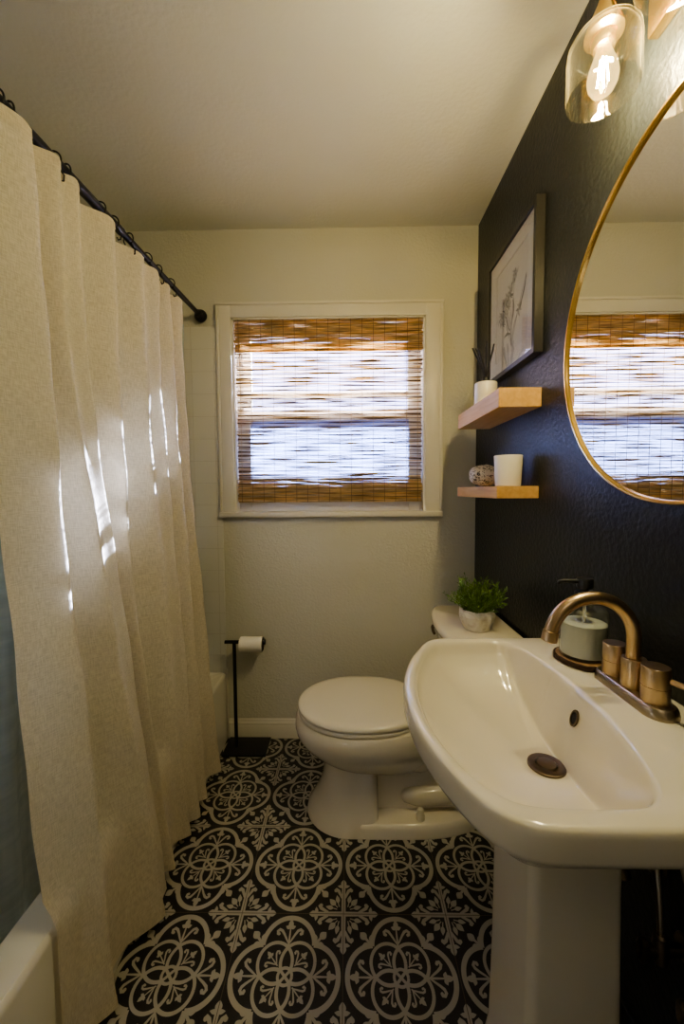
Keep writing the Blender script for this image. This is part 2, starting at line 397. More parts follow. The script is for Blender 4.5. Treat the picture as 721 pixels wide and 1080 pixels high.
# ------------------------------------------------------------------ window
win = thing('window_1', (-.09, YB, WZ0), kind='structure')
win['label'] = 'white framed double hung window behind a woven shade'; del win['label']
c = .064
b = MB()
def casing_bar(a, bb): b.box(a, bb, .004)
casing_bar((WX0 - c, YB - .018, WZ0 - .004), (WX0 + .004, YB, WZ1 + c)); casing_bar((WX1 - .004, YB - .018, WZ0 - .004), (WX1 + c + .012, YB, WZ1 + c))
casing_bar((WX0 - .0, YB - .0175, WZ1 - .004), (WX1 + .0, YB, WZ1 + c - .001))
b.box((WX0 - c - .006, YB - .025, WZ1 + c - .012), (WX1 + c + .018, YB, WZ1 + c + .002), .004)
b.box((WX0 - c - .004, YB - .022, WZ0), (WX0 - c + .010, YB, WZ1 + c - .01), .004); b.box((WX1 + c + .002, YB - .022, WZ0), (WX1 + c + .016, YB, WZ1 + c - .01), .004)
b.build('casing', M['trim'], win)
MB().box((WX0 - c - .006, YB - .032, WZ0 - .022), (WX1 + c + .018, YB + .09, WZ0 + .004), .005).build('sill', M['trim'], win)
b = MB(); b.box((WX0 - .002, YB - .01, WZ0), (WX0 + .012, YB + .13, WZ1)).box((WX1 - .012, YB - .01, WZ0), (WX1 + .002, YB + .13, WZ1)).box((WX0, YB - .01, WZ1 - .012), (WX1, YB + .13, WZ1 + .002))
b.build('jamb', M['trim'], win, smooth=False)
def sash(name, y, z0, z1, st, rb, rt, munt, panemat):
    x0, x1 = WX0 + .012, WX1 - .012; b = MB()
    b.box((x0, y, z0), (x0 + st, y + .03, z1), .003).box((x1 - st, y, z0), (x1, y + .03, z1), .003)
    b.box((x0 + st, y, z0), (x1 - st, y + .03, z0 + rb), .003).box((x0 + st, y, z1 - rt), (x1 - st, y + .03, z1), .003)
    if munt: b.box((x0 + st, y, munt - .016), (x1 - st, y + .03, munt + .016), .003)
    o = b.build(name, M['trim'], win)
    MB().box((x0 + st - .004, y + .013, z0 + rb - .004), (x1 - st + .004, y + .016, z1 - rt + .004)).build('pane', panemat, o, smooth=False)
sash('upper_sash', YB + .085, 1.60, WZ1 - .01, .060, .05, .05, 1.742, M['pane'])
sash('lower_sash', YB + .050, WZ0 + .004, 1.655, .060, .12, .045, None, M['frosted'])

# ------------------------------------------------------------------ woven shade
def shade():
    t = thing('bamboo_shade', (-.09, YB - .006, 2.085), 'woven bamboo roman shade lowered inside the white window frame', 'window shade')
    X0, X1 = -.546, .363; NS = 26
    def slats(mb, z0, z1, y, pitch, fill, dark_every, xa=X0, xb=X1, seed=1, lean=0):
        R = random.Random(seed); z = z1; k = 0
        while z - pitch > z0:
            h = pitch * fill * R.uniform(.75, 1.2); dark = dark_every and k % dark_every == 0
            mb.mat = 2 if dark else (1 if R.random() < .3 else 0)
            if dark: h = .0054
            zc = z - pitch / 2; ph = R.uniform(0, 6); f1 = R.uniform(5, 12); top, bot = [], []
            jag0, jag1 = R.uniform(-.004, .004), R.uniform(-.004, .004)
            for i in range(NS + 1):
                x = lerp(xa + jag0, xb + jag1, i / NS)
                w = .0007 * math.sin(f1 * x + ph) + R.uniform(-.0004, .0004)
                hh = h / 2 * (1 + .30 * math.sin(2.3 * f1 * x + 2 * ph))
                yy = y + lean * (z1 - zc)
                top.append((x, yy, zc + w + hh)); bot.append((x, yy, zc + w - hh))
            mb.loft([bot, top, [(p[0], p[1] + .0016, p[2]) for p in top], [(p[0], p[1] + .0016, p[2]) for p in bot], bot], closed=False)
            z -= pitch; k += 1
    mats = [M['reed_light'], M['reed_mid'], M['reed_dark']]
    b = MB(); slats(b, 1.215, 2.07, YB + .018, .0066, .70, 3, seed=3); b.build('shade_panel', [M['reed_sheer'], M['reed_tan'], M['reed_dark']], t, smooth=False, fixn=False)
    b = MB(); slats(b, 1.925, 2.088, YB - .002, .0066, .88, 0, seed=5); slats(b, 1.925, 2.085, YB + .006, .0071, .55, 4, seed=15)
    b.build('valance', mats, t, smooth=False, fixn=False)
    b = MB(); slats(b, 1.196, 1.312, YB + .010, .0066, .90, 0, seed=8); slats(b, 1.198, 1.33, YB + .026, .0082, .6, 4, seed=9)
    b.build('bottom_fold', mats, t, smooth=False, fixn=False)
    MB().box((X0 + .003, YB + .0, 2.075), (X1 - .003, YB + .032, 2.091), .003).build('head_rail', M['reed_mid'], t)
    b = MB()
    for i in range(17):
        x = lerp(X0 + .02, X1 - .02, i / 16)
        b.tube([(x, YB - .0045, 2.085), (x, YB - .0045, 1.925)], .0011, 5); b.tube([(x, YB + .0155, 1.925), (x, YB + .0155, 1.30)], .0011, 5); b.tube([(x, YB + .0075, 1.312), (x, YB + .0075, 1.20)], .0011, 5)
    b.build('lift_cord', M['shade_cord'], t)
    b = MB(); b.tube([(.366, YB - .004, 2.08), (.367, YB - .006, 1.62)], .0012, 5).lathe([(0.002, 0), (.005, .004), (.0055, .018), (.003, .03), (.001, .032)], (.367, YB - .006, 1.59), 10)
    b.build('pull_cord', M['paper_white'], t)
shade()

# ------------------------------------------------------------------ bathtub, rod, curtain, liner
def rrect(x0, x1, y0, y1, r, z, n=8):
    out = []
    for cx, cy, a in ((x1 - r, y1 - r, 0), (x0 + r, y1 - r, PI / 2), (x0 + r, y0 + r, PI), (x1 - r, y0 + r, 3 * PI / 2)):
        for i in range(n + 1): out.append((cx + r * math.cos(a + PI / 2 * i / n), cy + r * math.sin(a + PI / 2 * i / n), z))
    return out
b = MB(); y0, y1, x0 = .405, YB - .012, XL + .004
b.loft([rrect(x0, XT, y0, y1, .004, 0), rrect(x0, XT, y0, y1, .004, .325), rrect(x0 + .002, XT - .002, y0 + .002, y1 - .002, .006, .338), rrect(x0 + .008, XT - .009, y0 + .006, y1 - .006, .008, .345),
        rrect(x0 + .05, XT - .085, y0 + .07, y1 - .07, .10, .345), rrect(x0 + .058, XT - .095, y0 + .08, y1 - .08, .10, .338), rrect(x0 + .07, XT - .105, y0 + .09, y1 - .09, .11, .29),
        rrect(x0 + .10, XT - .14, y0 + .15, y1 - .13, .12, .08), rrect(x0 + .16, XT - .19, y0 + .25, y1 - .20, .10, .055)], False, True)
tub = tag(b.build('bathtub', M['tub'], origin=(-1., 1.16, 0)), 'white bathtub with flat apron behind the cream shower curtain', 'bathtub')

def rodp(y):
    t = (YB - y) / 1.05; return (-.700 - .016 * t, y, 2.096 - .030 * t)
rod = thing('shower_curtain_rod', rodp(1.92), 'black metal shower rod running from the window wall along the tub', 'shower rod')
b = MB(); b.tube([rodp(YB - .02), rodp(1.25)], .0105, 16).tube([rodp(1.27), rodp(.405)], .0135, 16); b.build('pole', M['black_metal'], rod)
for y, s in ((YB - .010, -1), (.40, 1)):
    b = MB(); p = rodp(y); b.lathe([(.021, 0), (.029, s * .004), (.030, s * .012), (.026, s * .022), (.017, s * .030), (.016, s * .046), (.013, s * .05)], p, 24, 'y'); b.build('flange', M['black_metal'], rod)

# folds measured as outward ridges: (top to bottom) y positions along the tub
ZT, ZB = 2.048, .035
ZK = [2.05, 1.7, 1.48, 1.2, .9, .6, .3, 0.0]
RIDGE = [[.735, .742, .748, .750, .752, .752, .752, .752],
         [.874, .872, .864, .853, .860, .865, .862, .853],
         [.962, .925, .938, .962, .985, 1.025, 1.052, 1.062],
         [1.030, .990, 1.000, 1.025, 1.05, 1.08, 1.115, 1.135],
         [1.172, 1.145, 1.128, 1.110, 1.112, 1.13, 1.17, 1.20],
         [1.342, 1.300, 1.285, 1.294, 1.300, 1.298, 1.305, 1.328],
         [1.440, 1.395, 1.385, 1.39, 1.395, 1.395, 1.40, 1.405],
         [1.533, 1.508, 1.500, 1.50, 1.500, 1.498, 1.493, 1.489],
         [1.640, 1.598, 1.585, 1.59, 1.607, 1.620, 1.634, 1.642],
         [1.72, 1.70, 1.68, 1.67, 1.66, 1.66, 1.67, 1.68]]
AMP = [[.010, .004, .004, .01], [.04, .05, .065, .075], [.03, .012, .008, .01], [.055, .06, .06, .05], [.06, .07, .075, .085], [.025, .02, .02, .03], [.045, .05, .05, .06], [.05, .05, .055, .06], [.06, .06, .06, .07]]
XOFF = [0, .010, .030, .0, 0, 0, 0, 0, 0, 0]
def curtain():
    t = thing('shower_curtain', (-.62, 1.2, ZB), 'cream linen shower curtain hanging in deep folds outside the tub', 'shower curtain')
    nz, per = 64, 18; K = len(RIDGE); zk = np.array(ZK[::-1])
    R = np.array(RIDGE)[:, ::-1]
    rows, uvs = [], []
    for iz in range(nz + 1):
        z = lerp(ZB, ZT, iz / nz); row = []
        ys = []
        for k in range(K):
            y = 0
            for dz in (-.14, -.07, 0, .07, .14): y += np.interp(z + dz, zk, R[k]) / 5
            ys.append(y)
        u = 0; hz = (ZT - z) / (ZT - ZB)
        for k in range(K - 1):
            am = np.interp(hz, [0, .33, .66, 1], AMP[k])
            for i in range(per + (k == K - 2)):
                tt = i / per; y = lerp(ys[k], ys[k + 1], tt)
                s = math.sin(PI * tt ** .74) ** 1.45 if 0 < tt < 1 else 0
                xo = lerp(XOFF[k], XOFF[k + 1], tt) * hz ** 2
                x = xo - .675 + (.107) * hz ** 1.05 - am * s
                x += .0022 * math.sin(9 * z + 5 * y * 3 + k) + .0018 * math.sin(23 * z + 31 * y)
                if k == K - 2: x -= .05 * tt
                if k == 0: x -= .050 * (1 - tt) ** 1.3
                if z < .50:
                    lim = -.613 - .2 * smooth((z - .36) / .14); x = max(x, lim + .002) if x > lim + .012 else lim + .002 + .010 * math.exp((x - lim - .012) / .02)
                zz = z
                if iz == 0: zz = z + .004 * math.sin(17 * y) + .010 * s
                if iz == nz: zz = z - .006 * s - .013 * abs(2 * tt - 1) ** 7
                row.append((x, y, zz)); uvs.append((u + (k + tt) * .155, z))
        rows.append(row)
    b = MB(); b.loft(rows, closed=False)
    o = b.build('curtain_panel', M['linen'], t, angle=180, fixn=False)
    me = o.data; uvl = me.uv_layers.new(name='UVMap')
    for l in me.loops: uvl.data[l.index].uv = uvs[l.vertex_index]
    # sewn hems: narrow double-thickness bands along top, bottom and the near edge
    n = len(rows[0])
    def band(name, pts_rows, uvo):
        bb = MB(); bb.loft(pts_rows, closed=False); h = bb.build(name, M['linen'], t, angle=180, fixn=False)
        ul = h.data.uv_layers.new(name='UVMap')
        for l in h.data.loops: v = h.data.vertices[l.vertex_index].co; ul.data[l.index].uv = (v.y * 1.3 + uvo, v.z)
    off = lambda p, d: (p[0] + d, p[1] - d * .5, p[2])
    band('side_hem', [[off(rows[i][0], .0022) for i in range(nz + 1)], [off(rows[i][1], .0022) for i in range(nz + 1)]], .3)
    band('top_hem', [[off(p, .0018) for p in rows[nz - 1]], [off(p, .0018) for p in rows[nz]]], .5)
    band('bottom_hem', [[off(p, .0018) for p in rows[0]], [off(p, .0018) for p in rows[1]]], .7)
curtain()
# frosted liner inside the tub
b = MB(); rows = []; uvs = []
for iz in range(41):
    z = lerp(.16, 2.035, iz / 40); row = []
    for i in range(121):
        y = lerp(.43, 1.86, i / 120); hz = (2.05 - z) / 1.9
        row.append((-.762 - .055 * smooth(hz * 1.1) + (.012 + .010 * hz) * math.sin(y * 44 + .8 * math.sin(3 * z)), y, z)); uvs.append((y, z))
    rows.append(row)
b.loft(rows, closed=False); o = b.build('shower_liner', M['liner'], origin=(-.76, 1.1, .16), angle=180, fixn=False)
ul = o.data.uv_layers.new(name='UVMap')
for l in o.data.loops: ul.data[l.index].uv = uvs[l.vertex_index]
tag(o, 'frosted bluish plastic liner hanging inside the tub behind the cream curtain', 'shower liner')
# hooks
def make_hook():
    t = thing('shower_hook', (0, 0, 0))
    b = MB(); b.tube(arc((0, 0, 0), .0195, -.3 * PI, 1.25 * PI, 22), .0022, 8); b.build('ring', M['black_metal'], t, origin=(0, 0, 0))
    b = MB(); b.tube([(.0115, 0, -.0155), (.018, .001, -.027), (.024, .002, -.036), (.022, .003, -.048), (.014, .003, -.050), (.011, .003, -.042)], .0021, 8)
    b.lathe([(.001, -.003), (.0045, -.002), (.0045, .002), (.001, .003)], (.0115, 0, -.0155), 10, 'y'); b.build('hook', M['black_metal'], t, origin=(0, 0, 0))
    return t
hk = make_hook()
HY = [1.60, 1.50, 1.42, 1.31, 1.225, 1.165, 1.03, .99, .865, .835]
ORDN = ['first', 'second', 'third', 'fourth', 'fifth', 'sixth', 'seventh', 'eighth', 'ninth', 'tenth']
for i, y in enumerate(HY):
    if i == 0: o = hk
    else:
        o = hk.copy(); COL.objects.link(o)
        for ch in hk.children: cc = ch.copy(); COL.objects.link(cc); cc.parent = o
    o.location = rodp(y); o.rotation_euler = (0, 0, RND.uniform(-.35, .35))
    tag(o, f'small black curtain hook on the shower rod, {ORDN[i]} counting from the window wall', 'curtain hook', 'curtain hooks on the shower rod')

# ------------------------------------------------------------------ toilet
def egg(xf, xc, xb, hw, z, yc=1.5, n=56, pb=2.6, pf=2.05):
    out = []
    for i in range(n):
        a = 2 * PI * i / n; c, s = math.cos(a), math.sin(a)
        p = pf if c < 0 else pb
        x = (abs(c) ** (2 / p)) * (xc - xf if c < 0 else xb - xc) * (-1 if c < 0 else 1)
        y = (abs(s) ** (2 / p)) * hw * (1 if s >= 0 else -1)
        out.append((xc + x, yc + y, z))
    return out
def toilet():
    t = thing('toilet', (.2, 1.5, 0), 'white two-piece toilet with closed lid beside the pedestal sink', 'toilet')
    b = MB()
    # bowl shell
    b.loft([egg(-.186, .04, .30, .178, .398), egg(-.204, .04, .31, .193, .394), egg(-.211, .04, .315, .199, .380), egg(-.213, .04, .32, .200, .345), egg(-.207, .04, .325, .195, .318),
            egg(-.188, .045, .33, .180, .290), egg(-.160, .05, .33, .160, .262), egg(-.130, .06, .33, .140, .236), egg(-.10, .07, .33, .118, .214), egg(-.06, .08, .32, .09, .19)], True, True)
    # front column, flaring to the floor
    b.loft([egg(-.105, .0, .10, .125, .265, pb=6), egg(-.100, .0, .103, .126, .22, pb=7), egg(-.103, .0, .105, .128, .16, pb=8), egg(-.118, .0, .105, .136, .10, pb=9), egg(-.142, .0, .105, .146, .05, pb=9), egg(-.165, .0, .105, .154, .018, pb=9), egg(-.170, .0, .105, .156, .0, pb=9)], True, True)
    # rear body and foot flange
    b.loft([egg(0, .25, .53, .105, .39, pb=5, pf=5), egg(0, .25, .53, .10, .30, pb=5, pf=5), egg(0, .25, .52, .075, .22, pb=5, pf=5), egg(0, .25, .50, .068, .12, pb=4, pf=5), egg(0, .25, .50, .075, .05, pb=4, pf=5), egg(0, .25, .50, .08, 0, pb=4, pf=5)], True, True)
    b.loft([egg(.02, .20, .52, .142, .050, pb=2.4, pf=12), egg(.02, .20, .525, .150, .046, pb=2.4, pf=12), egg(.02, .20, .53, .156, .032, pb=2.4, pf=12), egg(.02, .20, .53, .157, .0, pb=2.4, pf=12)], True, True)
    for s in (-1, 1):      # trapway ridges
        b.tube([(.195, 1.5 + s * .035, .095), (.215, 1.5 + s * .060, .098), (.25, 1.5 + s * .070, .100), (.40, 1.5 + s * .066, .100), (.48, 1.5 + s * .045, .095), (.51, 1.5 + s * .02, .09)], [.016, .030, .036, .036, .03, .02], 20)
        b.tube([(.10, 1.5 + s * .05, .31), (.18, 1.5 + s * .066, .262), (.26, 1.5 + s * .064, .245), (.36, 1.5 + s * .052, .27), (.44, 1.5 + s * .04, .31)], [.05, .052, .052, .052, .05], 20)
    # deck under the tank
    b.loft([egg(.18, .36, .60, .11, .30, pb=6, pf=4), egg(.17, .36, .60, .125, .36, pb=6, pf=4), egg(.17, .36, .605, .14, .40, pb=6, pf=4), egg(.175, .36, .60, .135, .406, pb=6, pf=4)], True, True)
    b.build('bowl', M['porcelain'], t, angle=50)
    b = MB(); b.loft([egg(-.190, .03, .272, .186, .398), egg(-.199, .03, .277, .194, .401), egg(-.200, .03, .278, .195, .409), egg(-.196, .03, .274, .191, .414), egg(-.15, .03, .24, .15, .415)], True, True); b.build('seat', M['seat'], t, angle=50)
    b = MB(); b.loft([egg(-.15, .03, .24, .15, .4165), egg(-.190, .03, .275, .187, .4165), egg(-.200, .03, .280, .1955, .4185), egg(-.202, .03, .282, .197, .424), egg(-.200, .03, .280, .195, .431), egg(-.192, .03, .275, .188, .4365), egg(-.165, .03, .26, .165, .4405), egg(-.10, .03, .2, .11, .443), egg(-.03, .03, .1, .04, .444)], True, True); b.build('lid', M['seat'], t, angle=50)
    for s in (-1, 1): MB().box((.262, 1.5 + s * .075 - .025, .406), (.310, 1.5 + s * .075 + .025, .438), .008, 3).build('hinge', M['seat'], t)
    def tank_ring(xf, xm, xb, hw, z, r=.03, n=24):
        """front edge bows toward -x in the middle"""
        out = []
        for i in range(n + 1):
            s = -1 + 2 * i / n; e = 1 - abs(s) ** 6 * .35
            out.append((lerp(xf, xm, 1 - s * s) + (1 - e) * .03, 1.5 + s * hw, z))
        out += [(xb - .012, 1.5 + hw, z), (xb, 1.5 + hw - .012, z), (xb, 1.5 - hw + .012, z), (xb - .012, 1.5 - hw, z)]
        return out
    b = MB(); b.loft([tank_ring(.43, .41, .600, .185, .404), tank_ring(.41, .385, .604, .205, .45), tank_ring(.39, .360, .606, .222, .64), tank_ring(.388, .356, .606, .225, .708)], True, True); b.build('tank', M['porcelain'], t, angle=50)
    b = MB(); b.loft([tank_ring(.386, .352, .608, .226, .706), tank_ring(.376, .338, .611, .235, .710), tank_ring(.373, .335, .612, .237, .722), tank_ring(.375, .337, .611, .236, .734), tank_ring(.384, .345, .606, .230, .740)], True, True); b.build('tank_lid', M['porcelain'], t, angle=60)
    b = MB(); b.lathe([(.012, 0), (.012, -.010), (.008, -.014)], (.376, 1.665, .672), 16, 'x'); b.tube([(.362, 1.665, .672), (.356, 1.65, .671), (.352, 1.61, .667), (.352, 1.59, .665)], [.006, .006, .007, .006], 10); b.build('flush_lever', M['bronze'], t)
    for s in (-1, 1):
        b = MB(); b.lathe([(.016, 0), (.016, .012), (.013, .017), (.0125, .033), (.010, .038), (.004, .040)], (.258, 1.5 + s * .122, .050), 20); b.build('bolt_cap', M['seat'], t)
toilet()

# ------------------------------------------------------------------ pedestal sink
SC = (.36, .75)
def sink():
    t = thing('pedestal_sink', (.40, .75, 0), 'large white pedestal sink with bowed front and oval basin', 'sink')
    # outlines as dense polygons
    outer = []
    def add(p): outer.append(p)
    xw = XR - .001
    def spline(P, m=7):
        out = []
        for k in range(len(P) - 1):
            p0, p1, p2, p3 = P[max(k - 1, 0)], P[k], P[k + 1], P[min(k + 2, len(P) - 1)]
            for q in range(m):
                t = q / m
                out.append(tuple(.5 * (2 * p1[a] + (p2[a] - p0[a]) * t + (2 * p0[a] - 5 * p1[a] + 4 * p2[a] - p3[a]) * t * t + (3 * p1[a] - p0[a] - 3 * p2[a] + p3[a]) * t ** 3) for a in (0, 1)))
        return out + [P[-1]]
    outer = [(xw, .444)] + spline([(.36, .4425), (.30, .443), (.245, .445), (.213, .452), (.190, .466), (.167, .493), (.145, .540), (.125, .600), (.113, .660), (.109, .735), (.113, .800), (.126, .860), (.148, .925), (.176, .980), (.198, 1.018), (.222, 1.042), (.252, 1.051), (.30, 1.053), (.36, 1.0535)]) + [(xw, 1.052)]
    loop = [(.275, .478), (.238, .481), (.212, .489), (.192, .506), (.170, .537), (.150, .588), (.135, .655), (.131, .735), (.137, .810), (.154, .880), (.182, .950), (.204, .992), (.226, 1.018), (.262, 1.030), (.32, 1.033), (.380, 1.032), (.408, 1.024), (.425, 1.003), (.445, .947), (.459, .850), (.463, .746), (.455, .652), (.433, .563), (.416, .515), (.398, .491), (.368, .479), (.32, .4775)]
    inner = spline(loop[-2:] + loop + loop[:1])[14:]
    far_back = [(.62, .52), (.64, .746), (.62, .97)]
    bowl_out = loop[:17] + [(.45, 1.028), far_back[2], far_back[1], far_back[0], (.44, .484)] + loop[25:]
    rear = sorted([(p[1], p[0]) for p in loop[15:26]])
    c = SC
    angs = [2 * PI * i / 320 for i in range(320)]
    for p in ((xw, .444), (xw, 1.052)):
        a = math.atan2(p[1] - c[1], p[0] - c[0]) % (2 * PI); k = min(range(320), key=lambda q: abs(angs[q] - a)); angs[k] = a
    def cast(poly, a):
        d = (math.cos(a), math.sin(a)); best = 0
        for i in range(len(poly)):
            p, q = poly[i], poly[(i + 1) % len(poly)]; e = (q[0] - p[0], q[1] - p[1]); w = (p[0] - c[0], p[1] - c[1])
            den = d[0] * e[1] - d[1] * e[0]
            if abs(den) < 1e-12: continue
            tt = (w[0] * e[1] - w[1] * e[0]) / den; u = (w[0] * d[1] - w[1] * d[0]) / den
            if tt > 0 and -1e-6 <= u <= 1 + 1e-6: best = max(best, tt)
        return best
    RO = [cast(outer, a) for a in angs]; RI = [cast(inner, a) for a in angs]
    def sm(R, k):               # soften the basin outline
        for _ in range(k): R = [(R[i - 1] + 2 * R[i] + R[(i + 1) % len(R)]) / 4 for i in range(len(R))]
        return R
    RI = sm(RI, 3)
    def ring(R, z, sub=0., fac=1.): 
        out = []
        for a, r in zip(angs, R):
            x, y = c[0] + (r * fac - sub) * math.cos(a), c[1] + (r * fac - sub) * math.sin(a)
            out.append((min(x, xw), y, z if not callable(z) else z(a)))
        return out
    Z = .855
    rings = [ring(RO, .672, .0, .42), ring(RO, .684, .0, .60), ring(RO, .745, 0, .76), ring(RO, .785, .035), ring(RO, .797, .014), ring(RO, .805, .004), ring(RO, .815, .0), ring(RO, .842, .0), ring(RO, .850, .0015), ring(RO, .8535, .004), ring(RO, Z, .009)]
    rings += [ring(RI, Z, -.006), ring(RI, Z - .0015, -.001), ring(RI, Z - .006, .004), ring(RI, Z - .013, .008)]
    D0 = (.384, .742)           # drain
    zb = .713
    base = rings[-1]
    def cast_from(o, poly, dx, dy):
        l = math.hypot(dx, dy); d = (dx / l, dy / l); best = 1e-3
        for i in range(len(poly)):
            p, q = poly[i], poly[(i + 1) % len(poly)]; e = (q[0] - p[0], q[1] - p[1]); w = (p[0] - o[0], p[1] - o[1]); den = d[0] * e[1] - d[1] * e[0]
            if abs(den) < 1e-12: continue
            tt = (w[0] * e[1] - w[1] * e[0]) / den; u = (w[0] * d[1] - w[1] * d[0]) / den
            if tt > 0 and -1e-6 <= u <= 1 + 1e-6: best = max(best, tt)
        return best
    bo = spline(bowl_out + bowl_out[:1], 4)
    RB = [cast_from(D0, bo, x - D0[0], y - D0[1]) for x, y, z in base]
    zt = base[0][2]; rear = sorted((p[1], p[0]) for p in base if p[0] > .40 and .49 < p[1] < 1.02); ry, rx = [p[0] for p in rear], [p[1] for p in rear]
    for k in range(34):
        s = lerp(.985, .0, k / 33) ** 1.15; row = []
        for (x, y, z), rb in zip(base, RB):
            dx, dy = x - D0[0], y - D0[1]; l = math.hypot(dx, dy)
            e = lerp(.031 / l, 1, s); px, py = D0[0] + dx * e, D0[1] + dy * e
            sb = max(0, (l * e - .031) / (rb - .031))
            bowl = zb + .004 + (zt - zb - .004) * (.88 * sb ** 2.1 + .12 * sb ** 8)
            back = zt - 3.1 * (np.interp(py, ry, rx) - px)
            m, w_ = bowl - back, .004
            zz = max(bowl, back) + w_ * math.exp(-abs(m) / w_) * .35
            row.append((px, py, min(zz, zt)))
        rings.append(row)
    rings.append([(D0[0] + .026 * math.cos(2 * PI * 0 + math.atan2(y - D0[1], x - D0[0])), D0[1] + .026 * math.sin(math.atan2(y - D0[1], x - D0[0])), zb - .012) for (x, y, z) in base])
    b = MB(); b.loft(rings, True, True); b.build('basin', M['porcelain'], t, angle=60)
    # pedestal
    def pr(x0, x1, hw, r, z): return rrect(x0 + .004, x1 + .006, .730 - hw * .95, .730 + hw * .95, r * .8, z, 6)
    b = MB(); b.loft([pr(.285, .485, .115, .03, 0), pr(.290, .48, .110, .028, .03), pr(.300, .475, .101, .024, .10), pr(.304, .470, .097, .022, .30), pr(.306, .465, .096, .022, .55), pr(.304, .465, .098, .024, .66), pr(.304, .466, .099, .026, .684)], True, True)
    b.build('pedestal', M['porcelain'], t, angle=50)
    d = MB(); d.lathe([(.020, .004), (.024, .0035), (.031, .0045), (.034, .003), (.0345, .000), (.030, -.004)], (D0[0], D0[1], zb + .004), 36, cap0=False, cap1=False); dr = d.build('drain', M['bronze'], t)
    d = MB(); d.lathe([(.0245, -.006), (.0245, -.001)], (D0[0], D0[1], zb), 28); d.build('drain_opening', M['hole'], dr)
    d = MB(); d.lathe([(.006, -.004), (.017, .003), (.0185, .007), (.017, .0105), (.010, .012), (.002, .0122)], (D0[0], D0[1], zb), 28); d.build('stopper', M['bronze'], dr)
    # overflow opening on the wall-side slope
    import_pt = None
    best = None
    for row in rings[14:]:
        for q in row:
            if q[0] > D0[0] and abs(q[1] - .748) < .006:
                dd = abs(q[2] - .806)
                if best is None or dd < best[0]: best = (dd, q)
    q = best[1]; nrm = Vector((-.952, 0, .307)); up = Vector((.307, 0, .952)); sd = Vector((0, 1, 0))
    def ov(r1, r2, k, dz): return [Vector(q) + nrm * dz + up * (r1 * math.sin(2 * PI * i / k)) + sd * (r2 * math.cos(2 * PI * i / k)) for i in range(k)]
    d = MB(); d.loft([ov(.0165, .0115, 24, .0005), ov(.0165, .0115, 24, .003), ov(.0125, .008, 24, .0035), ov(.012, .0075, 24, .001)]); o = d.build('overflow_ring', M['bronze'], t)
    d = MB(); d.loft([ov(.0125, .008, 24, .0005), ov(.0125, .008, 24, .0020)], True, True); d.build('overflow_hole', M['hole'], o)
sink()

# ------------------------------------------------------------------ faucet
def stadium(xh, yh, z, n=10, cx=.552, cy=.750):
    """rounded end plate outline, long in y"""
    out = []
    for i in range(n + 1): a = PI * i / n; out.append((cx + xh * math.cos(a), cy + (yh - xh) + xh * math.sin(a), z))
    for i in range(n + 1): a = PI + PI * i / n; out.append((cx + xh * math.cos(a), cy - (yh - xh) + xh * math.sin(a), z))
    return out
def faucet():
    z0 = .855; t = thing('faucet', (.552, .75, z0), 'champagne bronze two-handle faucet with high arched spout on the sink deck', 'faucet')
    b = MB(); b.loft([stadium(.030, .094, z0), stadium(.030, .094, z0 + .003), stadium(.027, .091, z0 + .016), stadium(.024, .088, z0 + .019), stadium(.015, .080, z0 + .019)], True, True); b.build('base_plate', M['nickel'], t)
    b = MB(); b.lathe([(.0215, z0 + .018), (.0215, z0 + .072), (.020, z0 + .075), (.014, z0 + .075)], (.552, .75, 0), 32)
    cx, r, zc = .470, .080, .968
    b.tube([(.550, .75, z0 + .07), (.550, .75, .95)] + arc((cx, .75, zc), r, 0, .93 * PI, 26) , .0125, 20)
    sp = b.build('spout', M['brass'], t)
    e = arc((cx, .75, zc), r, 0, .93 * PI, 26)[-1]; dv = Vector((-.22, 0, -.97)).normalized()
    b = MB(); b.tube([Vector(e) - dv * .002, Vector(e) + dv * .002, Vector(e) + dv * .003, Vector(e) + dv * .022, Vector(e) + dv * .024], [.0125, .0125, .0145, .0145, .012], 24); b.build('aerator', M['brass'], sp)
    for s in (-1, 1):
        y = .75 + s * .0535
        b = MB(); b.lathe([(.0225, z0 + .018), (.0225, z0 + .047), (.0215, z0 + .0475), (.0215, z0 + .049), (.0225, z0 + .0495), (.0225, z0 + .081), (.021, z0 + .083), (.002, z0 + .0835)], (.552, y, 0), 32); h = b.build('handle', M['brass'], t)
        ex, ey = (.578, -.088) if s < 0 else (.602, .030)
        b = MB(); b.tube([(lerp(.552, ex, .3), y + ey * .3, z0 + .066), (lerp(.552, ex, .65), y + ey * .65, z0 + .067), (ex, y + ey, z0 + .068), (ex + .0005, y + ey * 1.02, z0 + .068)], [.0052, .0052, .0052, .003], 12); b.build('lever', M['brass'], h)
faucet()

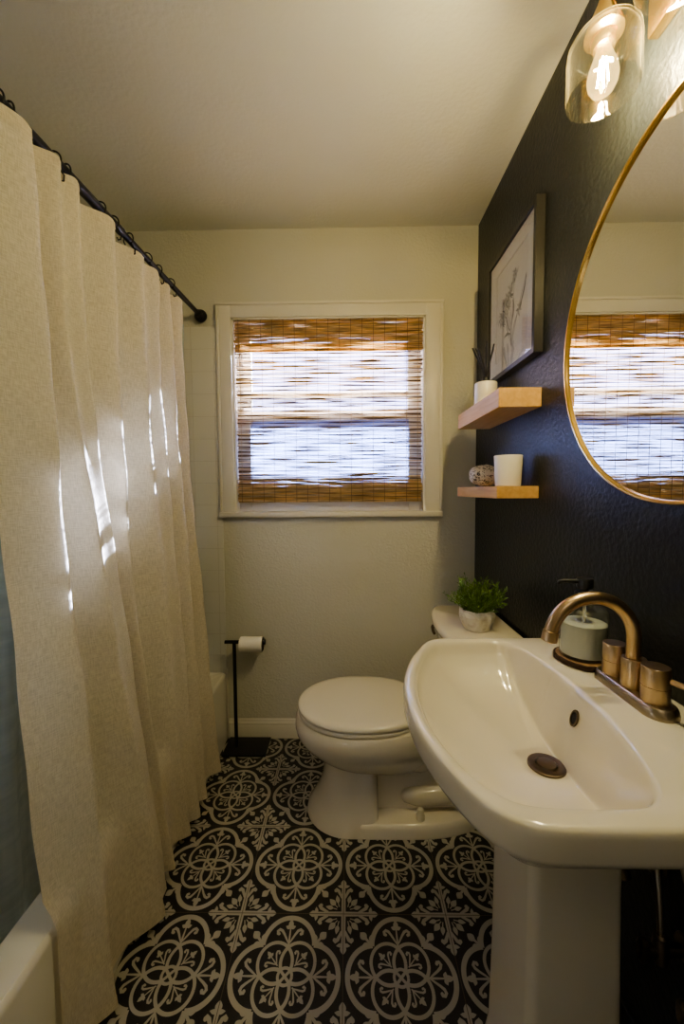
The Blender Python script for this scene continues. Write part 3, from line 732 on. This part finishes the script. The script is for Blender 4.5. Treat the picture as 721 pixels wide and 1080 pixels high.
# ------------------------------------------------------------------ soap and coaster
def soap():
    c = (.546, .903); z0 = .855
    t = thing('wood_coaster', (c[0], c[1], z0), 'round wood slice coaster with bark edge under the soap bottle', 'coaster')
    R = random.Random(4); n = 48; rad = [.060 + .0025 * math.sin(3 * 2 * PI * i / n + 1) + R.uniform(-.0012, .0012) for i in range(n)]
    rg = lambda k, z: [(c[0] + rad[i] * k * math.cos(2 * PI * i / n), c[1] + rad[i] * k * math.sin(2 * PI * i / n), z) for i in range(n)]
    b = MB(); b.loft([rg(.9, z0), rg(.93, z0 + .002), rg(.93, z0 + .0125), rg(.92, z0 + .013)], True, True); b.build('wood_disc', M['slice'], t)
    b = MB(); b.loft([rg(.93, z0), rg(1., z0 + .002), rg(1.01, z0 + .007), rg(.985, z0 + .012), rg(.93, z0 + .0128)]); b.build('bark_edge', M['bark'], t, angle=25)
    z = z0 + .0135
    t = thing('soap_dispenser', (c[0], c[1], z), 'clear glass soap dispenser with black pump on a wood slice', 'soap dispenser')
    b = MB(); b.lathe([(.046, 0), (.0495, .002), (.050, .006), (.050, .098), (.048, .108), (.040, .116), (.028, .120), (.019, .122), (.018, .132), (.0165, .132), (.0165, .121), (.038, .113), (.046, .106), (.0475, .097), (.0475, .009), (.044, .006)], (c[0], c[1], z), 40); b.build('bottle', M['glass'], t)
    b = MB(); b.lathe([(.0465, .0075), (.0472, .012), (.0472, .079), (.046, .080), (.01, .080)], (c[0], c[1], z), 40); b.build('liquid_soap', M['soap'], t)
    b = MB(); b.lathe([(.0035, .080), (.0035, .125)], (c[0], c[1], z), 12); b.build('dip_tube', M['soap'], t)
    b = MB(); b.lathe([(.0195, .126), (.0205, .128), (.0205, .150), (.019, .152), (.008, .153), (.008, .160), (.0165, .161), (.0175, .164), (.0175, .181), (.016, .183), (.002, .1835)], (c[0], c[1], z), 28); pm = b.build('pump', M['black_plastic'], t)
    b = MB(); b.tube([(c[0] - .012, c[1], z + .175), (c[0] - .045, c[1] + .004, z + .176), (c[0] - .056, c[1] + .005, z + .174), (c[0] - .058, c[1] + .005, z + .168)], [.0055, .0045, .004, .0038], 12); b.build('nozzle', M['black_plastic'], pm)
soap()

# ------------------------------------------------------------------ plant on the tank
def plant():
    c = (.474, 1.435); z0 = .740; R = random.Random(11)
    t = thing('potted_plant', (c[0], c[1], z0), 'small bushy green plant in a faceted pale pot on the toilet tank', 'potted plant')
    k = 9; rings = []
    for i, (r, z) in enumerate([(.040, 0), (.046, .003), (.060, .034), (.066, .055), (.063, .078), (.058, .078), (.056, .066)]):
        rot = (PI / k if 2 <= i <= 3 else 0)
        rings.append([(c[0] + r * math.cos(2 * PI * j / k + rot), c[1] + r * math.sin(2 * PI * j / k + rot), z0 + z) for j in range(k)])
    vs = [p for r_ in rings for p in r_]; fs = []
    for q in range(len(rings) - 1):
        for i in range(k):
            j = (i + 1) % k; a, bq, cq, dq = q * k + i, q * k + j, (q + 1) * k + j, (q + 1) * k + i
            fs += [(a, bq, dq), (bq, cq, dq)]
    fs.append(tuple(reversed(range(k))))
    b = MB(); b.add(vs, fs); b.build('pot', M['pot'], t, smooth=False)
    b = MB(); b.lathe([(.056, .060), (.056, .066), (.03, .070), (.002, .071)], (c[0], c[1], z0), 20); b.build('soil', M['soil'], t)
    lf = MB(); stm = MB()
    for i in range(120):
        a = R.uniform(0, 2 * PI); rr = .045 * math.sqrt(R.random()); tilt = R.uniform(0.0, 1.15) ** 1.0
        L = R.uniform(.085, .150) * (1 - .22 * tilt); p0 = Vector((c[0] + rr * math.cos(a), c[1] + rr * math.sin(a), z0 + .066))
        d = Vector((math.cos(a) * math.sin(tilt), math.sin(a) * math.sin(tilt), math.cos(tilt) + .15)).normalized()
        pts = [p0 + d * (L * q / 4) + Vector((R.uniform(-.003, .003), R.uniform(-.003, .003), -.012 * tilt * (q / 4) ** 2)) for q in range(5)]
        if pts[-1].x > XR - .03:
            for q in pts: q.x = min(q.x, XR - .03)
        stm.tube(pts, [.0012, .0011, .001, .0009, .0006], 5)
        for q in range(1, 5):
            for _ in range(5):
                o = pts[q] - d * R.uniform(0, L / 4); aa = R.uniform(0, 2 * PI)
                side = Vector((math.cos(aa), math.sin(aa), R.uniform(-.2, .8))).normalized()
                ld = (d * R.uniform(.35, 1.) + side * .9).normalized(); ll = R.uniform(.010, .019); w = ld.cross(Vector((R.uniform(-1, 1), R.uniform(-1, 1), 1))).normalized() * ll * .20
                nn = w.cross(ld).normalized() * ll * .06
                q1, q2 = o + ld * ll * .45, o + ld * ll
                lf.add([o, q1 + w + nn, q2, q1 - w + nn, q1 - nn], [(0, 1, 4), (1, 2, 4), (2, 3, 4), (3, 0, 4)])
    fl = lf.build('foliage', M['leaf'], t, smooth=False, fixn=False)
    stm.build('stems', M['stem'], t)
plant()

# ------------------------------------------------------------------ shelves and what stands on them
for name, (x0, y0, y1, z0, z1), lab in (('floating_shelf', (.487, 1.286, 1.752, 1.522, 1.584), 'upper light oak floating shelf under the framed botanical print'),
                                        ('floating_shelf', (.487, 1.292, 1.752, 1.227, 1.267), 'lower light oak floating shelf holding the white cup')):
    b = MB(); b.box((x0, y0, z0), (XR, y1, z1), .0015, 1)
    tag(b.build(name, M['oak'], origin=(XR, (y0 + y1) / 2, z0)), lab, 'shelf', 'oak floating shelves on the dark wall')
def shelf_items():
    c = (.553, 1.60); z = 1.584
    t = thing('reed_diffuser', (c[0], c[1], z), 'white reed diffuser pot with dark sticks on the upper oak shelf', 'reed diffuser')
    b = MB(); b.lathe([(.041, 0), (.0435, .003), (.0435, .094), (.042, .097), (.012, .0985)], (c[0], c[1], z), 36); b.build('pot', M['ceramic'], t)
    b = MB(); b.lathe([(.013, .098), (.0145, .099), (.0145, .118), (.013, .120), (.010, .120), (.010, .10)], (c[0], c[1], z), 24); b.build('collar', M['black_plastic'], t)
    R = random.Random(3)
    for i, (dx, dy, h) in enumerate([(-.055, .00, .235), (-.030, .035, .245), (-.006, -.02, .255), (.010, .035, .250), (.020, -.03, .240), (.028, .0, .232), (-.042, -.03, .225)]):
        b = MB(); b.tube([(c[0] - dx * .10, c[1] - dy * .10, z + .10), (c[0] + dx * .3, c[1] + dy * .3, z + .155), (c[0] + dx, c[1] + dy, z + h)], .0028, 8); b.build('reed_stick', M['black_plastic'], t)
    c = (.552, 1.365); z = 1.267
    t = thing('candle_cup', (c[0], c[1], z), 'plain white tapered candle cup on the lower oak shelf', 'candle')
    b = MB(); b.lathe([(.038, 0), (.0415, .002), (.0465, .104), (.0455, .106), (.0435, .104), (.0405, .070), (.01, .070)], (c[0], c[1], z), 40); b.build('cup', M['ceramic'], t)
    b = MB(); b.lathe([(.0403, .070), (.0412, .082), (.002, .083)], (c[0], c[1], z), 32); b.build('wax', M['wax'], t)
    c = (.548, 1.585); R = random.Random(5); b = MB(); rings = []
    for i in range(1, 20):
        th = PI * i / 20; ring = []
        for j in range(36):
            ph = 2 * PI * j / 36; k = 1 + .035 * math.sin(3 * ph + 2 * th) + .03 * math.sin(5 * th + ph)
            ring.append((c[0] + .062 * k * math.sin(th) * math.cos(ph), c[1] + .060 * k * math.sin(th) * math.sin(ph), 1.2665 + .043 - .043 * k * math.cos(th)))
        rings.append(ring)
    zmin = min(p[2] for r_ in rings for p in r_); rings = [[(p[0], p[1], p[2] - zmin + 1.2672) for p in r_] for r_ in rings]
    b.loft(rings, True, True); tag(b.build('decorative_stone', M['speckle'], origin=(c[0], c[1], 1.267), angle=80), 'rounded cream stone with dark speckles behind the cup on the lower shelf', 'ornament')
shelf_items()

# ------------------------------------------------------------------ framed print
def print_frame():
    y0, y1, z0, z1 = 1.284, 1.712, 1.694, 2.178; xf = .594; w = .017
    t = thing('picture_frame', (XR, (y0 + y1) / 2, z0), 'black framed botanical pencil print on the dark wall above the shelves', 'framed picture')
    b = MB()
    for a, c in (((xf, y0, z0), (XR, y0 + w, z1)), ((xf, y1 - w, z0), (XR, y1, z1)), ((xf, y0 + w, z0), (XR, y1 - w, z0 + w)), ((xf, y0 + w, z1 - w), (XR, y1 - w, z1))): b.box(a, c, .001, 1)
    b.build('frame', M['black_frame'], t)
    m = .055; a0, a1, b0, b1 = y0 + w, y1 - w, z0 + w, z1 - w; xm = xf + .010
    b = MB()
    for p, q in (((xm, a0, b0), (xm + .003, a0 + m, b1)), ((xm, a1 - m, b0), (xm + .003, a1, b1)), ((xm, a0 + m, b0), (xm + .003, a1 - m, b0 + m)), ((xm, a0 + m, b1 - m), (xm + .003, a1 - m, b1))): b.box(p, q)
    b.build('mat_board', M['mat_board'], t, smooth=False)
    pr = MB().box((xm + .0045, a0 + .02, b0 + .02), (xm + .006, a1 - .02, b1 - .02)).build('art_print', M['art_paper'], t, smooth=False)
    # pencil drawing: ribbons lying on the paper; s runs from the window end (0) to the near end (1)
    R = random.Random(21); ink = MB(); xs = xm + .0042
    Y = lambda s: lerp(a1 - m, a0 + m, s); Zz = lambda v: lerp(b0 + m, b1 - m, v)
    lay = [0]
    def ribbon(pts, w, mat=0):
        lay[0] += 1; ink.mat = mat; v = []; n = len(pts); x = xs - .00001 * (lay[0] % 40)
        P = [(Y(s), Zz(u)) for s, u in pts]
        for i in range(n):
            p, q = P[max(i - 1, 0)], P[min(i + 1, n - 1)]; dx, dy = q[0] - p[0], q[1] - p[1]; l = math.hypot(dx, dy) or 1
            ww = w * (1 - .6 * abs(2 * i / (n - 1) - 1))
            v += [(x, P[i][0] - dy / l * ww, P[i][1] + dx / l * ww), (x, P[i][0] + dy / l * ww, P[i][1] - dx / l * ww)]
        ink.add(v, [(2 * i, 2 * i + 1, 2 * i + 3, 2 * i + 2) for i in range(n - 1)])
    def curve(p0, p1, p2, n=12): return [((1 - t) ** 2 * p0[0] + 2 * t * (1 - t) * p1[0] + t * t * p2[0], (1 - t) ** 2 * p0[1] + 2 * t * (1 - t) * p1[1] + t * t * p2[1]) for t in [i / n for i in range(n + 1)]]
    root = (.52, .05)
    tips = [((.50, .4), (.60, .80)), ((.45, .35), (.33, .62)), ((.40, .3), (.17, .50)), ((.62, .3), (.92, .66)), ((.55, .3), (.74, .38)), ((.47, .4), (.45, .70))]
    for m1, tp in tips: ribbon(curve(root, m1, tp), .0022)
    def flower(s, v, r, n, mat):
        for i in range(n):
            a = 2 * PI * i / n + R.uniform(-.3, .3); L = r * R.uniform(.6, 1.2)
            e = (s + L * math.cos(a), v + L * math.sin(a) * .8); q = (lerp(s, e[0], .5) + .25 * L * math.sin(a), lerp(v, e[1], .5) - .2 * L * math.cos(a))
            ribbon(curve((s, v), q, e, 6), R.uniform(.0015, .0045), mat if R.random() < .6 else 1 - mat)
    for s, v, r, n in ((.60, .80, .10, 16), (.56, .73, .07, 10), (.33, .60, .12, 18), (.45, .66, .12, 16), (.17, .48, .12, 16), (.22, .40, .10, 12), (.74, .37, .09, 12), (.30, .48, .11, 14), (.40, .54, .09, 12)): flower(s, v, r, n, 1)
    for p0, p1, p2 in (((.70, .36), (.90, .50), (.92, .66)), ((.45, .25), (.33, .38), (.36, .46)), ((.50, .3), (.62, .42), (.55, .56)), ((.48, .2), (.36, .26), (.28, .22))): ribbon(curve(p0, p1, p2), .006, 0)
    ink.build('pencil_drawing', [M['ink'], M['ink_soft']], pr, smooth=False, fixn=False)
    MB().box((xf + .005, a0, b0), (xf + .0065, a1, b1)).build('glazing', M['picture_glass'], t, smooth=False)
print_frame()

# ------------------------------------------------------------------ round mirror
def mirror():
    yc, zc, r = .739, 1.6065, .381; t = thing('round_mirror', (XR, yc, zc - r), 'large round mirror with thin gold frame above the sink', 'mirror')
    b = MB(); b.lathe([(.002, -.016), (r - .006, -.016), (r - .006, -.004)], (XR, yc, zc), 128, 'x', cap1=False); b.build('mirror_glass', M['mirror'], t, angle=30)
    n = 160; prof = [(r - .009, -.003), (r - .0085, -.021), (r - .006, -.0235), (r - .002, -.0235), (r, -.021), (r, -.001)]
    rings = [[(XR + h, yc + q * math.cos(2 * PI * i / n), zc + q * math.sin(2 * PI * i / n)) for i in range(n)] for q, h in prof]
    b = MB(); b.loft(rings + [rings[0]]); b.build('mirror_frame', M['gold'], t)
mirror()

# ------------------------------------------------------------------ vanity light
LAMPS = [.868, .668]
LX = .533
def vanity():
    t = thing('vanity_light', (XR, .74, 2.18), 'gold two-lamp vanity light with clear glass shades above the mirror', 'wall light')
    MB().box((XR - .022, .694, 2.150), (XR, .842, 2.300), .003).build('backplate', M['gold'], t)
    for y in LAMPS:
        b = MB(); ye = lerp(y, .768, .42)
        b.tube([(XR - .02, ye, 2.273), (XR - .05, lerp(ye, y, .5), 2.273), (LX + .012, y, 2.275), (LX, y, 2.269), (LX, y, 2.248)], .007, 14); b.build('arm', M['gold'], t)
        b = MB(); b.lathe([(.010, 2.262), (.014, 2.250), (.033, 2.206), (.036, 2.196), (.036, 2.190), (.0235, 2.186), (.0225, 2.170), (.020, 2.164), (.010, 2.164)], (LX, y, 0), 32); b.build('socket', M['gold'], t)
        n = 56; sh = MB(); sh.lathe([(.034, 2.192), (.046, 2.190), (.058, 2.184), (.0655, 2.172), (.067, 2.158), (.067, 2.081), (.0660, 2.0755), (.0645, 2.0755), (.0635, 2.081), (.0635, 2.158), (.0622, 2.170), (.056, 2.180), (.046, 2.186), (.034, 2.188)], (LX, y, 0), n, cap0=False, cap1=False); sh.build('lamp_shade', M['shade_glass'], t)
        bl = MB(); bl.lathe([(.013, 2.166), (.015, 2.156), (.021, 2.140), (.027, 2.122), (.029, 2.108), (.027, 2.094), (.020, 2.081), (.010, 2.075), (.001, 2.074)], (LX, y, 0), 32, cap0=False); bu = bl.build('bulb', M['bulb_glass'], t)
        f = MB()
        for k in range(4):
            a = PI / 4 + k * PI / 2; f.tube([(LX + .005 * math.cos(a), y + .005 * math.sin(a), 2.145), (LX + .010 * math.cos(a), y + .011 * math.sin(a), 2.095)], .0014, 6)
        f.build('filament', M['filament'], bu)
        ld = bpy.data.lights.new('bulb_light', 'POINT'); ld.energy = 6.2; ld.color = (1., .89, .54); ld.shadow_soft_size = .016
        lo = bpy.data.objects.new('bulb_light', ld); COL.objects.link(lo); lo.parent = t; lo.location = (LX - XR, y - .768, 2.120 - 2.18)
vanity()

# ------------------------------------------------------------------ toilet paper stand
def paper_stand():
    t = thing('toilet_paper_stand', (-.553, 1.84, 0), 'black freestanding toilet paper stand beside the baseboard', 'toilet paper stand')
    MB().box((-.606, 1.775, .001), (-.398, 1.912, .011), .002).build('base', M['black_metal'], t)
    MB().tube([(-.553, 1.838, .010), (-.553, 1.838, .532)], .0085, 16).build('pole', M['black_metal'], t)
    b = MB(); b.tube([(-.598, 1.838, .532), (-.405, 1.838, .532)], .0085, 16); b.tube([(-.412, 1.838, .532), (-.402, 1.838, .532)], .0125, 16); b.build('arm', M['black_metal'], t)
    r = thing('toilet_paper_roll', (-.47, 1.838, .487), 'white toilet paper roll hanging on the black stand arm', 'toilet paper')
    z = .532 - .0105
    b = MB(); b.lathe([(.019, -.055), (.033, -.055), (.035, -.053), (.035, .053), (.033, .055), (.019, .055)], (-.469, 1.838, z), 40, 'x', cap0=False, cap1=False); b.loft([[( -.414, 1.838 + q * math.cos(2 * PI * i / 40), z + q * math.sin(2 * PI * i / 40)) for i in range(40)] for q in (.033, .019)]); b.build('paper', M['paper_white'], r)
    b = MB(); b.lathe([(.0192, -.0555), (.0192, .0555), (.0180, .0555), (.0180, -.0555)], (-.469, 1.838, z), 32, 'x', cap0=False, cap1=False); b.build('cardboard_core', M['cardboard'], r)
paper_stand()

# ------------------------------------------------------------------ plumbing under the sink
def plumbing():
    for k, (y, lab) in enumerate(((.690, 'dark shutoff valve with oval handle under the sink, beside the pedestal'), (.600, 'dark shutoff valve under the near end of the sink'))):
        z = .40
        t = thing('shutoff_valve', (XR, y, z), lab, 'water valve', 'shutoff valves under the sink')
        b = MB(); b.lathe([(.026, -.001), (.024, -.006), (.010, -.010), (.010, -.075), (.004, -.076)], (XR, y, z), 20, 'x'); b.lathe([(.013, -.02), (.014, 0), (.012, .03), (.008, .034)], (XR - .05, y, z), 16); b.build('valve_body', M['bronze'], t)
        b = MB(); rg = lambda f, h: [(XR - .078 + h, y + .012 * f * math.cos(2 * PI * i / 24), z + .024 * f * math.sin(2 * PI * i / 24)) for i in range(24)]
        b.loft([rg(.7, .004), rg(1, 0), rg(1, -.008), rg(.7, -.011), rg(.3, -.006)], True, True); b.build('handle', M['bronze'], t)
        b = MB(); P0, P1, P2, P3 = (XR - .05, y, z + .03), (XR - .05, y + .01, z + .16), (XR - .03, lerp(y, .75, .4) + .03, z + .22), (.552, .75 + (.05 if k == 0 else -.05), .752)
        pts = [tuple((1 - s) ** 3 * P0[i] + 3 * s * (1 - s) ** 2 * P1[i] + 3 * s * s * (1 - s) * P2[i] + s ** 3 * P3[i] for i in range(3)) for s in [q / 24 for q in range(25)]]
        b.tube(pts, .006, 10); b.build('supply_hose', M['nickel'], t)
    t = thing('drain_trap', (XR, .775, .48), 'dark bronze drain trap running from the sink to the wall', 'drain pipe')
    b = MB(); b.lathe([(.036, -.001), (.033, -.007), (.018, -.012)], (XR, .775, .50), 24, 'x'); b.tube([(XR - .002, .775, .50), (.59, .775, .50)] + arc((.58, .775, .47), .03, .5 * PI, PI, 6) + arc((.528, .775, .46), .022, 0, -PI, 8)[1:] + [(.506, .70, .54), (.498, .77, .62), (.470, .76, .682)], .0145, 16); b.build('trap_pipe', M['bronze'], t)
plumbing()

# ------------------------------------------------------------------ light
w = bpy.data.worlds.new('daylight'); sc.world = w; w.use_nodes = True
bg = w.node_tree.nodes['Background']; bg.inputs['Color'].default_value = (.66, .74, 1.0, 1); bg.inputs['Strength'].default_value = 5.2
sl = bpy.data.lights.new('sun', 'SUN'); sl.energy = 210.; sl.angle = math.radians(.6); sl.color = (.80, .96, 1.)
so = bpy.data.objects.new('sun', sl); COL.objects.link(so)
d = Vector((-.31, -1., -.58)).normalized(); so.rotation_euler = d.to_track_quat('-Z', 'Y').to_euler(); so.location = (.6, 4.5, 3.2)
al = bpy.data.lights.new('window_portal', 'AREA'); al.shape = 'RECTANGLE'; al.size = WX1 - WX0; al.size_y = WZ1 - WZ0
al.cycles.is_portal = True
ao = bpy.data.objects.new('window_portal', al); COL.objects.link(ao); ao.location = ((WX0 + WX1) / 2, YB + .128, (WZ0 + WZ1) / 2); ao.rotation_euler = (-PI / 2, 0, 0)
# weak fill lamp added near the ceiling behind the viewer
hl = bpy.data.lights.new('fill_light', 'AREA'); hl.shape = 'DISK'; hl.size = .45; hl.energy = 1.2; hl.color = (1., .86, .66)
ho = bpy.data.objects.new('fill_light', hl); COL.objects.link(ho); ho.location = (-.1, -.7, ZC - .02)

# ------------------------------------------------------------------ camera
f, yaw, pitch, roll, H = 412.64, .016, .0555, -.0072, 1.2578
cy, sy = math.cos(yaw), math.sin(yaw)
fw = Vector((-sy, cy, 0)); rt = Vector((cy, sy, 0)); up = Vector((0, 0, 1))
f2 = fw * math.cos(pitch) - up * math.sin(pitch); u2 = up * math.cos(pitch) + fw * math.sin(pitch)
r2 = rt * math.cos(roll) + u2 * math.sin(roll); u3 = u2 * math.cos(roll) - rt * math.sin(roll)
cd = bpy.data.cameras.new('camera'); cam = bpy.data.objects.new('camera', cd); COL.objects.link(cam)
cd.sensor_fit = 'HORIZONTAL'; cd.sensor_width = 36; cd.lens = f / 721 * 36; cd.clip_start = .02
cam.matrix_world = Matrix(((r2.x, u3.x, -f2.x, 0), (r2.y, u3.y, -f2.y, 0), (r2.z, u3.z, -f2.z, H), (0, 0, 0, 1)))
sc.camera = cam
sc.view_settings.view_transform = 'AgX'
sc.view_settings.exposure = 1.2
sc.view_settings.look = 'AgX - Medium High Contrast'
sc.cycles.use_denoising = True
sc.cycles.max_bounces = 10; sc.cycles.transparent_max_bounces = 24; sc.cycles.diffuse_bounces = 5
sc.cycles.sample_clamp_indirect = 6.0
sc.cycles.caustics_reflective = False; sc.cycles.caustics_refractive = False
